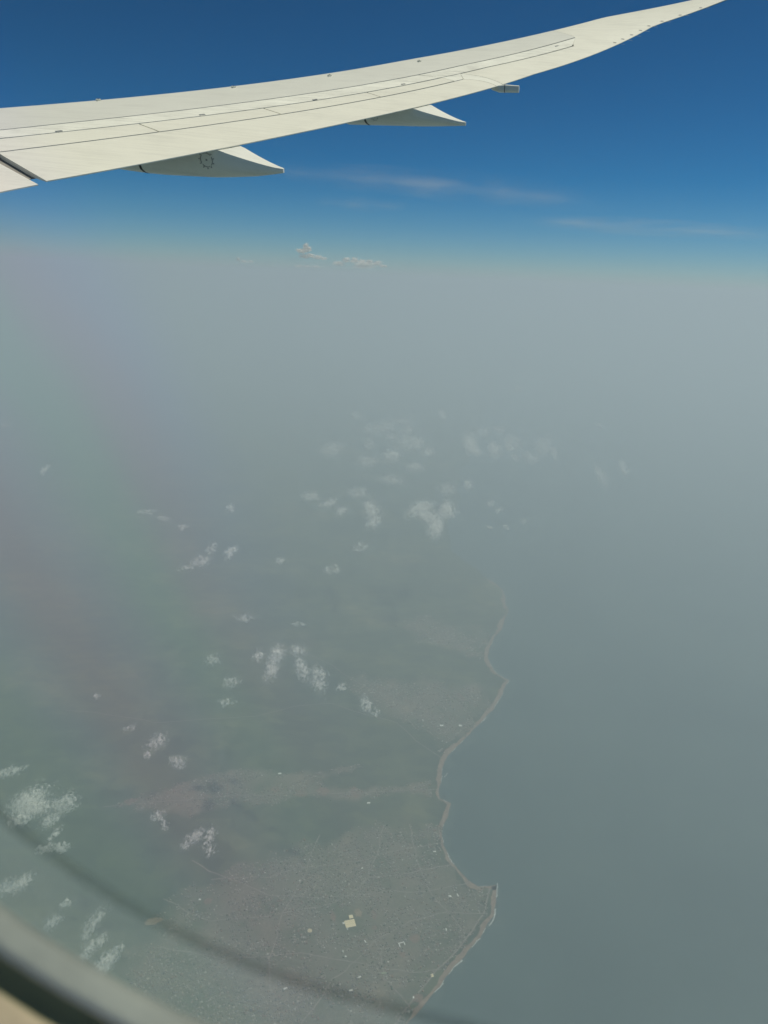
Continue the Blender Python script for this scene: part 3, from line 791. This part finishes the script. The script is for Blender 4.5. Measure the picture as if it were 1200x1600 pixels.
b0 = (NU - 1) * NC; Fc.append(tuple(b0 + j for j in reversed(range(NC))) + tuple(K + b0 + j for j in range(NC)))
me = mesh('wing', V, Fc); bm_ = bmesh.new(); bm_.from_mesh(me); bmesh.ops.recalc_face_normals(bm_, faces=bm_.faces[:]); bm_.to_mesh(me); bm_.free()
wing = link('wing', me, M['gap_dark'], plane)

d690f, d690b = inv(690, 121.4), inv(710, 126.5)
dTf, dTb, dTle = inv(895, 72), inv(935, 81.3), inv(872, 46.5)
dTm = inv(900, 58)
J = [((inv(216, 193.2)), inv(247, 205.5)), (inv(414, 169.4), inv(439, 178.3)), (inv(573, 144.4), inv(593, 151.2)), (d690f, d690b)]
def fb(p, q): return [p + (q - p) * k / 27 for k in range(28)]
# nose and box skin
fr = [(D, -0.10) for D in np.linspace(3.0, dTle[0], 48)]
bk = [(D, cA(D)) for D in np.linspace(3.0, dTm[0], 48)]
panel('wing_skin', fr, bk, M['paint_grey'], wing, nv=16)
# service strip ahead of the spoilers
fr = [(D, cA(D)) for D in np.linspace(3.0, d690f[0], 36)]; bk = [(D, cB(D)) for D in np.linspace(3.0, d690f[0], 36)]
panel('service_strip', fr, bk, M['paint_strip'], wing, nv=6)
d719 = inv(719, 115)
def cBD(D):
    if D <= d690f[0]: return cB(D)
    if D >= d719[0]: return cD(D)
    u = (D - d690f[0]) / (d719[0] - d690f[0]); return cB(d690f[0]) * (1 - u) + cD(d719[0]) * u
bD = sorted(list(np.linspace(d690f[0], dTf[0], 40)) + [d719[0]])
uu = [(D - bD[0]) / (bD[-1] - bD[0]) for D in bD]
fr = [(D, cA(D)) for D in [d690f[0] + (dTm[0] - d690f[0]) * u for u in uu]]
bk = [(D, cBD(D)) for D in bD]
panel('service_strip', fr, bk, M['paint_strip'], wing, nv=6)
# spoilers
prev_f, prev_b = 3.0, 3.0
for jf, jb in J:
    fr = [(D, cB(D)) for D in np.linspace(prev_f, jf[0], 14)]; bk = [(D, cC(D)) for D in np.linspace(prev_b, jb[0], 14)]
    panel('spoiler', fr, bk, M['paint_white'], wing, 0.06, 0.035, nv=5)
    prev_f, prev_b = jf[0], jb[0]
# outboard flap and the flaperon left of the gap
gf, gb = inv(-4, 238.5), inv(66, 282)
ff = (inv(725, 123.6), inv(775, 134.3))
fr = [(D, cC(D)) for D in np.linspace(gf[0], ff[0][0], 36)]; bk = [(D, 1.0) for D in np.linspace(gb[0], ff[1][0], 36)]
panel('flap', fr, bk, M['paint_white'], wing, 0.16, 0.012, side1=0.12, nv=10)
hf, hb = inv(-4, 243.0), inv(59, 284.5)
fr = [(D, cC(D)) for D in np.linspace(2.6, hf[0], 20)]; bk = [(D, 1.0) for D in np.linspace(2.6, hb[0], 20)]
panel('flaperon', fr, bk, M['paint_white'], wing, 0.16, 0.012, lift=-0.02, nv=10)
# fixed wedge between flap and aileron
e1, e2 = inv(775, 134.3), inv(786, 131.8)
fr = [(D, cBD(D)) for D in np.linspace(d690f[0], d719[0], 8)]; bk = [(D, cC(D)) for D in np.linspace(d690b[0], ff[0][0], 8)]
panel('fixed_panel', fr, bk, M['paint_strip'], wing, nv=5, gap=0.004)
fr = [(ff[0][0] * (1 - k / 5) + d719[0] * k / 5, cC(ff[0][0]) * (1 - k / 5) + cD(d719[0]) * k / 5) for k in range(6)]
bk = [(D, 1.0) for D in np.linspace(e1[0], e2[0], 6)]
panel('fixed_panel', fr, bk, M['paint_strip'], wing, 0.05, 0.02, side0=0.12, side1=0.13, nv=9, gap=0.004)
# aileron and raked tip
fr = [(D, cD(D)) for D in np.linspace(d719[0], dTf[0], 24)]; bk = [(D, 1.0) for D in np.linspace(e2[0], dTb[0], 24)]
panel('aileron', fr, bk, M['paint_white'], wing, 0.12, 0.012, side0=0.13, side1=0.12, nv=8)
def tip_panel():
    ks = [(-0.10, dTle[0]), (cA(dTm[0]), dTm[0]), (cD(dTf[0]), dTf[0]), ((cD(dTf[0]) + 1) / 2, (dTf[0] + dTb[0]) / 2 + 0.12), (1.0, dTb[0])]
    nv = 18; nu = 30; V = []
    cv = np.linspace(-0.10, 1.0, nv); st = np.interp(cv, [q[0] for q in ks], [q[1] for q in ks]) - 0.005
    for lay in (0, 1):
        for i in range(nu):
            for j, c in enumerate(cv):
                D = st[j] + (27.5 - st[j]) * i / (nu - 1)
                V.append(wing_pt(D, c) - wing_n(D, c) * lay * (0.05 - 0.038 * max(c, 0)))
    K = nu * nv; Fc = []
    for i in range(nu - 1):
        for j in range(nv - 1):
            a = i * nv + j; q = (a, a + nv, a + nv + 1, a + 1); Fc += [q, tuple(K + x for x in reversed(q))]
    rim = [i * nv for i in range(nu)] + [(nu - 1) * nv + j for j in range(1, nv)] + [i * nv + nv - 1 for i in range(nu - 2, -1, -1)] + [j for j in range(nv - 2, 0, -1)]
    for a, b in zip(rim, rim[1:] + rim[:1]): Fc.append((a, K + a, K + b, b))
    me = mesh('wing_tip', V, Fc)
    bm_ = bmesh.new(); bm_.from_mesh(me); bmesh.ops.recalc_face_normals(bm_, faces=bm_.faces[:])
    for e in bm_.edges:
        if len(e.link_faces) == 2 and e.link_faces[0].normal.angle(e.link_faces[1].normal, 0) > 0.6: e.smooth = False
    for fc in bm_.faces: fc.smooth = True
    bm_.to_mesh(me); bm_.free()
    link('wing_tip', me, M['paint_white'], wing)
tip_panel()

def box_mesh(name, c, ax, half):
    ax = [np.array(a) / np.linalg.norm(a) for a in ax]
    v = [c + ax[0] * half[0] * i + ax[1] * half[1] * j + ax[2] * half[2] * k for i in (-1, 1) for j in (-1, 1) for k in (-1, 1)]
    return mesh(name, v, [(0, 1, 3, 2), (4, 6, 7, 5), (0, 4, 5, 1), (2, 3, 7, 6), (0, 2, 6, 4), (1, 5, 7, 3)])
span = lambda D, c: wing_pt(D + .1, c) - wing_pt(D - .1, c)
def on_wing(name, px, half, mat, lift=0.0, parent=wing):
    q = inv(*px); n_ = wing_n(*q); s_ = span(*q); s_ /= np.linalg.norm(s_); t_ = np.cross(n_, s_)
    return link(name, box_mesh(name, wing_pt(*q) + n_ * (half[2] + lift), (s_, t_, n_), half), mat, parent)
for x, y in [(154, 157.5), (365, 137), (515, 119), (655, 96.5)]:           # little blocks on the nose
    q = inv(x, y); n_ = wing_n(*q); s_ = span(*q); s_ /= np.linalg.norm(s_); t_ = np.cross(n_, s_)
    p = wing_pt(*q)
    a = box_mesh('vortex_block', p + n_ * 0.012, (s_, t_, n_), (0.03, 0.03, 0.014))
    o = link('light_housing', a, M['paint_strip'], wing)
    link('lens', box_mesh('lens', p + n_ * 0.028, (s_, t_, n_), (0.010, 0.016, 0.003)), M['marking_dark'], o)
for x, y in [(92, 205.5), (316, 179.5), (492, 156.2), (630, 131.8), (870, 72)]:
    on_wing('hinge_cover', (x, y), (0.045, 0.018, 0.005), M['metal_grey'])
WK = [(967, 68), (981, 62.5), (997, 56), (1014, 49), (1032, 42), (1051, 34), (1074.5, 24), (1102, 12.5)]
for x, y in WK:                                                            # static dischargers
    q = inv(x, y); q[1] = min(q[1], 0.97); p = wing_pt(q[0], 0.93); n_ = wing_n(*q); n_ = n_ / np.linalg.norm(n_)
    aft = wing_pt(q[0], 1.0) - wing_pt(q[0], 0.9); aft /= np.linalg.norm(aft)
    b = box_mesh('static_wick', p + n_ * 0.008 + aft * 0.03, (aft, np.cross(n_, aft), n_), (0.035, 0.004, 0.004))
    o = link('static_wick', b, M['marking_grey'], wing)
    te = wing_pt(q[0], 1.0)
    link('wick_tip', box_mesh('wick_tip', te + aft * 0.06, (aft, np.cross(n_, aft), n_), (0.06, 0.002, 0.002)), M['metal_grey'], o)

# ------------------------------------------------------------------ flap track fairings (canoe shaped) under the flap
ZU = np.array([0, 0, 1.0])
def on_plane_D(D, x, y):
    d = ray(x, y); return d * (D / (d @ OUT))
TILT = 0.34                             # bank plus dihedral of the wing
def fairing(near, farpx, tip_top, tip_bot, bottom, label):
    """near/farpx: where its two top edges leave the trailing edge; tip: its rear end; bottom: pixels of the lower outline"""
    Dn, Df = inv(*near)[0], inv(*farpx)[0]; w = (Df - Dn) / 2; Dc = (Dn + Df) / 2
    tt = on_plane_D(Dc, *tip_top); tb = on_plane_D(Dc, *tip_bot)
    bt = np.array([(on_plane_D(Dc, *q) @ FWD, on_plane_D(Dc, *q)[2]) for q in bottom] + [(tb @ FWD, tb[2])])
    o_ = np.argsort(bt[:, 0]); bt = bt[o_]
    teF = f_te(Dc); zt = wing_pt(Dc, 1.0)[2]; Ft = tt @ FWD; F1 = bt[-1, 0] + 0.9
    S = np.linspace(Ft, F1, 34); prof = []
    rows = []
    def topz(D, Fq):
        te = f_te(D)
        if Fq >= te:
            c = min(max((f_le(D) - Fq) / chord(D), 0), 1); return wing_pt(D, c)[2] - 0.014 - 0.28 * (1 - c)
        u = max(0.0, (Fq - Ft) / (te - Ft)); zt_ = tt[2] + TILT * (D - Dc)
        return zt_ + (wing_pt(D, 1.0)[2] - 0.014 - zt_) * u ** 1.2
    for Fq in S:
        u = min(1.0, max(0.0, (Fq - Ft) / (teF - Ft))); hw = 0.02 + (w - 0.02) * u ** 0.8
        zb = np.interp(Fq, bt[:, 0], bt[:, 1])
        if Fq > bt[-1, 0]:
            zb = bt[-1, 1] + (Fq - bt[-1, 0]) * 0.35
        if Fq > F1 - 1.2: hw *= 0.55 + 0.45 * (F1 - Fq) / 1.2
        zb = min(zb, topz(Dc, Fq) - 0.03)
        sec = [(-1, 1), (-1.02, .82), (-1.0, .5), (-.93, .25), (-.74, .08), (-.4, .012), (0, 0), (.4, .012), (.74, .08), (.93, .25), (1.0, .5), (1.02, .82), (1, 1), (0, 1.0)]
        row = []
        for a, b in sec:
            D = Dc + a * hw; h = topz(D, Fq) - zb
            row.append(OUT * (D + TILT * (1 - b) * h * 0.8) + FWD * Fq + ZU * (zb + b * h))
        rows.append(row); prof.append((hw, zb, topz(Dc, Fq) - zb))
    m_ = len(rows[0]); V = [p for r_ in rows for p in r_]; Fc = []
    for i in range(len(rows) - 1):
        for j in range(m_):
            Fc.append((i * m_ + j, i * m_ + (j + 1) % m_, (i + 1) * m_ + (j + 1) % m_, (i + 1) * m_ + j))
    Fc.append(tuple(range(m_))); Fc.append(tuple((len(rows) - 1) * m_ + j for j in reversed(range(m_))))
    me = mesh('flap_track_fairing', V, Fc)
    bm_ = bmesh.new(); bm_.from_mesh(me); bmesh.ops.recalc_face_normals(bm_, faces=bm_.faces[:])
    for e in bm_.edges:
        if len(e.link_faces) == 2 and e.link_faces[0].normal.angle(e.link_faces[1].normal, 0) > 0.7: e.smooth = False
    for fc in bm_.faces: fc.smooth = True
    bm_.to_mesh(me); bm_.free()
    o = link('flap_track_fairing', me, M['paint_fairing'], plane)
    return o, rows
def round_mark(parent, rows, x, y, r_px, nt_):
    """thin printed marks laid on the near side of a fairing"""
    best = None
    for i in range(1, len(rows) - 1):
        for k in range(3):
            for w_ in (0, .25, .5, .75):
                p = rows[i][k] * (1 - w_) + rows[i][k + 1] * w_; e = np.sum((project(p) - (x, y)) ** 2)
                if best is None or e < best[0]:
                    best = (e, p, rows[i][k] - rows[i][k + 1], rows[i + 1][k] - rows[i - 1][k])
    _, c, ZU_, FW_ = best; ZU_ = ZU_ / np.linalg.norm(ZU_); FW_ = FW_ / np.linalg.norm(FW_)
    nrm_ = np.cross(FW_, ZU_); nrm_ /= np.linalg.norm(nrm_)
    if nrm_ @ c > 0: nrm_ = -nrm_
    c = c + nrm_ * 0.008; R = r_px * np.linalg.norm(c) / F_PX
    V, Fc = [], []
    def bar(p, ax, hl, hw):
        a = ax / np.linalg.norm(ax); b = np.cross(a, nrm_); k = len(V)
        for i in (-1, 1):
            for j in (-1, 1):
                for d_ in (-1, 1): V.append(p + a * hl * i + b * hw * j + nrm_ * 0.004 * d_)
        Fc.extend([tuple(k + q for q in f_) for f_ in [(0, 1, 3, 2), (4, 6, 7, 5), (0, 4, 5, 1), (2, 3, 7, 6), (0, 2, 6, 4), (1, 5, 7, 3)]])
    for k in range(20):
        a = 2 * math.pi * k / 20; rad = FW_ * math.cos(a) + ZU_ * math.sin(a); tan = -FW_ * math.sin(a) + ZU_ * math.cos(a)
        if k % 5 != 3: bar(c + rad * R * 0.8, tan, R * 0.13, R * 0.03)
    for k in range(nt_):
        a = 2 * math.pi * k / nt_ + 0.1; rad = FW_ * math.cos(a) + ZU_ * math.sin(a)
        bar(c + rad * R * 0.98, rad, R * 0.09, R * 0.05)
    bar(c, FW_, R * 0.1, R * 0.1)
    link('round_marking', mesh('round_marking', V, Fc), M['marking_grey'], parent)
def seam(parent, rows, k):
    """dark joint ring a little proud of the fairing skin"""
    V, Fc = [], []; c = np.mean(rows[k], axis=0); m_ = len(rows[k])
    for d_ in (-0.018, 0.018):
        for p in rows[k]: V.append(c + (p - c) * 1.012 + FWD * d_)
    for j in range(m_): Fc.append((j, (j + 1) % m_, m_ + (j + 1) % m_, m_ + j))
    link('joint_seam', mesh('joint_seam', V, Fc), M['marking_dark'], parent)
f1, rows1 = fairing((340, 232.5), (379, 225.5), (443, 263.5), (443, 270), [(180, 262.5), (215, 267.5), (250, 271), (330, 275), (400, 274)], None)
f1['label'] = 'nearer grey white fairing with a round dark marking, pointing aft'
round_mark(f1, rows1, 320, 251, 11, 11)
kx = int(np.argmin([abs(project(r_[2])[0] - 214) for r_ in rows1])); seam(f1, rows1, kx)
f2, rows2 = fairing((650, 168.5), (678, 162), (728, 191), (728, 196), [(540, 192), (600, 193.3), (680, 195.3)], None)
f2['label'] = 'farther flap fairing, half way along the wing, pointing aft'
round_mark(f2, rows2, 588, 186, 5, 9)
kx = int(np.argmin([abs(project(r_[2])[0] - 566) for r_ in rows2])); seam(f2, rows2, kx)

# small square-ended fairing between flap and aileron
def small_fairing():
    q = inv(783, 132.5); D = q[0]
    pts = [on_plane_D(D, *p) for p in [(768, 138), (780, 139), (789, 138.4), (811, 139.4)]]
    hh = [0.02, 0.055, 0.062, 0.055]; ww = [0.02, 0.06, 0.065, 0.055]
    V, Fc = [], []
    for p, h, w in zip(pts, hh, ww):
        for a, b in [(-1, -.7), (-.7, -1), (.7, -1), (1, -.7), (1, .7), (.7, 1), (-.7, 1), (-1, .7)]:
            V.append(p + OUT * a * w + ZU * b * h)
    for i in range(3):
        for j in range(8): Fc.append((i * 8 + j, i * 8 + (j + 1) % 8, (i + 1) * 8 + (j + 1) % 8, (i + 1) * 8 + j))
    Fc += [tuple(range(8)), tuple(24 + j for j in reversed(range(8)))]
    me = mesh('fuel_vent_mast', V, Fc); bm_ = bmesh.new(); bm_.from_mesh(me); bmesh.ops.recalc_face_normals(bm_, faces=bm_.faces[:]); bm_.to_mesh(me); bm_.free()
    o = link('trailing_fairing', me, M['paint_fairing'], plane); o['label'] = 'small square ended stub on the trailing edge'
    c = (pts[2] + pts[1]) / 2
    V = []; 
    for d_ in (-0.006, 0.006):
        for a, b in [(-1, -.7), (-.7, -1), (.7, -1), (1, -.7), (1, .7), (.7, 1), (-.7, 1), (-1, .7)]:
            V.append(pts[2] + OUT * a * 0.068 + ZU * b * 0.065 + FWD * d_)
    link('joint_seam', mesh('joint_seam', V, [(j, (j + 1) % 8, 8 + (j + 1) % 8, 8 + j) for j in range(8)]), M['marking_dark'], o)
small_fairing()

# ------------------------------------------------------------------ cabin window, 10 cm in front of the lens
BANK = math.radians(8)
WN = OUT * math.cos(BANK) + ZU * math.sin(BANK); WE1 = -FWD; WE2 = np.cross(WN, WE1)
if WE2[2] < 0: WE2 = -WE2
WD = 0.10
RC, CXL, CXR, CYB, CYT = 0.12, -0.032, 0.030, -0.0505, 0.16
def loop(delta, depth, n_=16):
    """rounded outline of the opening, delta metres outside it, depth metres towards the cabin"""
    R = RC + delta; P = []
    for cx, cy_, a0 in [(CXL, CYB, math.pi), (CXR, CYB, 1.5 * math.pi), (CXR, CYT, 0), (CXL, CYT, 0.5 * math.pi)]:
        for k in range(n_ + 1):
            a = a0 + k / n_ * math.pi / 2
            P.append(WE1 * (cx + R * math.cos(a)) + WE2 * (cy_ + R * math.sin(a)) + WN * (WD - depth))
    return P
def ring(name, prof, mat, parent):
    L = [loop(*q) for q in prof]; m_ = len(L[0]); V = [p for l_ in L for p in l_]; Fc = []
    for i in range(len(L) - 1):
        for j in range(m_): Fc.append((i * m_ + j, i * m_ + (j + 1) % m_, (i + 1) * m_ + (j + 1) % m_, (i + 1) * m_ + j))
    return link(name, mesh(name, V, Fc, True), mat, parent)
frame = ring('window_frame', [(0.0428, 0.006), (0.0433, 0.014), (0.0455, 0.017), (0.050, 0.030), (0.066, 0.044), (0.090, 0.050), (0.11, 0.05), (0.115, 0.045), (0.10, -0.01), (0.0485, -0.012)], M['lining_tan'], plane)
frame['label'] = 'blurred tan window surround at the lower left corner'
ring('seal', [(0.0385, -0.0012), (0.0405, -0.0004), (0.0422, 0.002), (0.0428, 0.006)], M['seal_olive'], frame)
rr = ring('retainer_ring', [(0.0290, -0.0035), (0.0322, 0.001), (0.0340, 0.0025), (0.0358, 0.0025), (0.0380, -0.002)], M['ring_grey'], frame)
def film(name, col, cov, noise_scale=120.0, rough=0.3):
    """thin see-through film of one colour, with noisy cover"""
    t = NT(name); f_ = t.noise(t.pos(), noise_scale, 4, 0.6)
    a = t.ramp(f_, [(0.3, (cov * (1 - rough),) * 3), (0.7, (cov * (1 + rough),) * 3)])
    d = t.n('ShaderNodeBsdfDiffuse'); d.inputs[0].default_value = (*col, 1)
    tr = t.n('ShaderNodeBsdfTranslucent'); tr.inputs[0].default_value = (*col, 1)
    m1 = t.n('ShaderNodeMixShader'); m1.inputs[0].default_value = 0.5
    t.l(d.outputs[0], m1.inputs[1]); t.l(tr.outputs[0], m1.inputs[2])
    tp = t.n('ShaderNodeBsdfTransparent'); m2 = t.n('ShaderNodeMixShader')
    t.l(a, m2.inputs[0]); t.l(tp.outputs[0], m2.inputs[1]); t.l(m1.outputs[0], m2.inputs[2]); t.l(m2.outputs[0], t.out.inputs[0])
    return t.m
def glass_mat():
    """acrylic pane: clear, with the faint pink and green stress tints of stretched acrylic"""
    t = NT('acrylic_pane')
    g = t.n('ShaderNodeNewGeometry')
    def dotv(vv):
        nd = t.n('ShaderNodeVectorMath', operation='DOT_PRODUCT'); t.l(g.outputs['Position'], nd.inputs[0]); nd.inputs[1].default_value = tuple(vv); return nd.outputs['Value']
    x = dotv(WE1); y = dotv(WE2)
    ph = t.math('ADD', t.math('MULTIPLY', x, 190.0), t.math('ADD', t.math('MULTIPLY', y, 99.0), t.math('MULTIPLY', t.noise(t.pos(), 22.0, 2), 3.0)))
    mr = t.n('ShaderNodeMapRange'); t.l(ph, mr.inputs[0]); mr.inputs[1].default_value = -29.5; mr.inputs[2].default_value = -11.5
    tint = t.ramp(mr.outputs[0], [(0.0, (0.965, 0.998, 0.95)), (0.14, (0.975, 0.985, 0.975)), (0.30, (1.0, 0.945, 0.945)), (0.45, (0.985, 0.975, 0.975)),
                                  (0.61, (0.957, 1.0, 0.952)), (0.74, (0.995, 0.962, 0.962)), (0.86, (0.975, 0.978, 0.992)), (1.0, (0.985, 0.995, 0.965))])
    edge = t.n('ShaderNodeMapRange'); t.l(x, edge.inputs[0]); edge.inputs[1].default_value = -0.07; edge.inputs[2].default_value = -0.025; edge.inputs[3].default_value = 1; edge.inputs[4].default_value = 0
    col = t.mix(edge.outputs[0], (0.985, 0.995, 0.965), tint)
    tp = t.n('ShaderNodeBsdfTransparent'); t.l(col, tp.inputs[0])
    t.l(tp.outputs[0], t.out.inputs[0]); return t.m
L0 = loop(0.036, -0.004); m_ = len(L0); L1 = loop(0.036, -0.009)
me = mesh('window_pane', list(L0) + list(L1), [tuple(range(m_)), tuple(m_ + j for j in reversed(range(m_)))] + [(j, m_ + j, m_ + (j + 1) % m_, (j + 1) % m_) for j in range(m_)])
pane = link('window_pane', me, glass_mat(), plane); pane['label'] = 'clear window pane with a pale reflection veil at its margin'
ring('reflection_veil', [(0.001, -0.0035), (0.0325, -0.0035)], film('reflection_film', (0.75, 0.78, 0.72), 0.22), pane)  # bezel's reflection in the pane, put into the colour of a thin film
ring('dark_line', [(-0.0038, -0.0033), (0.0012, -0.0033)], film('dark_line_film', (0.05, 0.055, 0.055), 0.25), pane)  # dark see-through band just inside the margin
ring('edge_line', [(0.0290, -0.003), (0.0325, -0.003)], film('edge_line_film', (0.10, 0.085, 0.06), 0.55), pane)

# ------------------------------------------------------------------ haze
HB = 305000.0
z0, z1 = -ALT - 1.0, HAZE_TOP
v = [(-HB, -HB, z0), (HB, -HB, z0), (HB, HB, z0), (-HB, HB, z0), (-HB, -HB, z1), (HB, -HB, z1), (HB, HB, z1), (-HB, HB, z1)]
t = NT('haze_air')
pv = t.n('ShaderNodeVolumePrincipled')
pv.inputs['Color'].default_value = (0.785, 0.88, 0.935, 1); pv.inputs['Density'].default_value = HAZE_SIGMA
pv.inputs['Anisotropy'].default_value = 0.25
t.l(pv.outputs[0], t.out.inputs['Volume'])
hz = link('haze', mesh('haze', v, [(3, 2, 1, 0), (4, 5, 6, 7), (0, 1, 5, 4), (1, 2, 6, 5), (2, 3, 7, 6), (3, 0, 4, 7)]), t.m)
tag(hz, 'pale grey haze filling the air below the airplane', 'haze', kind='stuff')
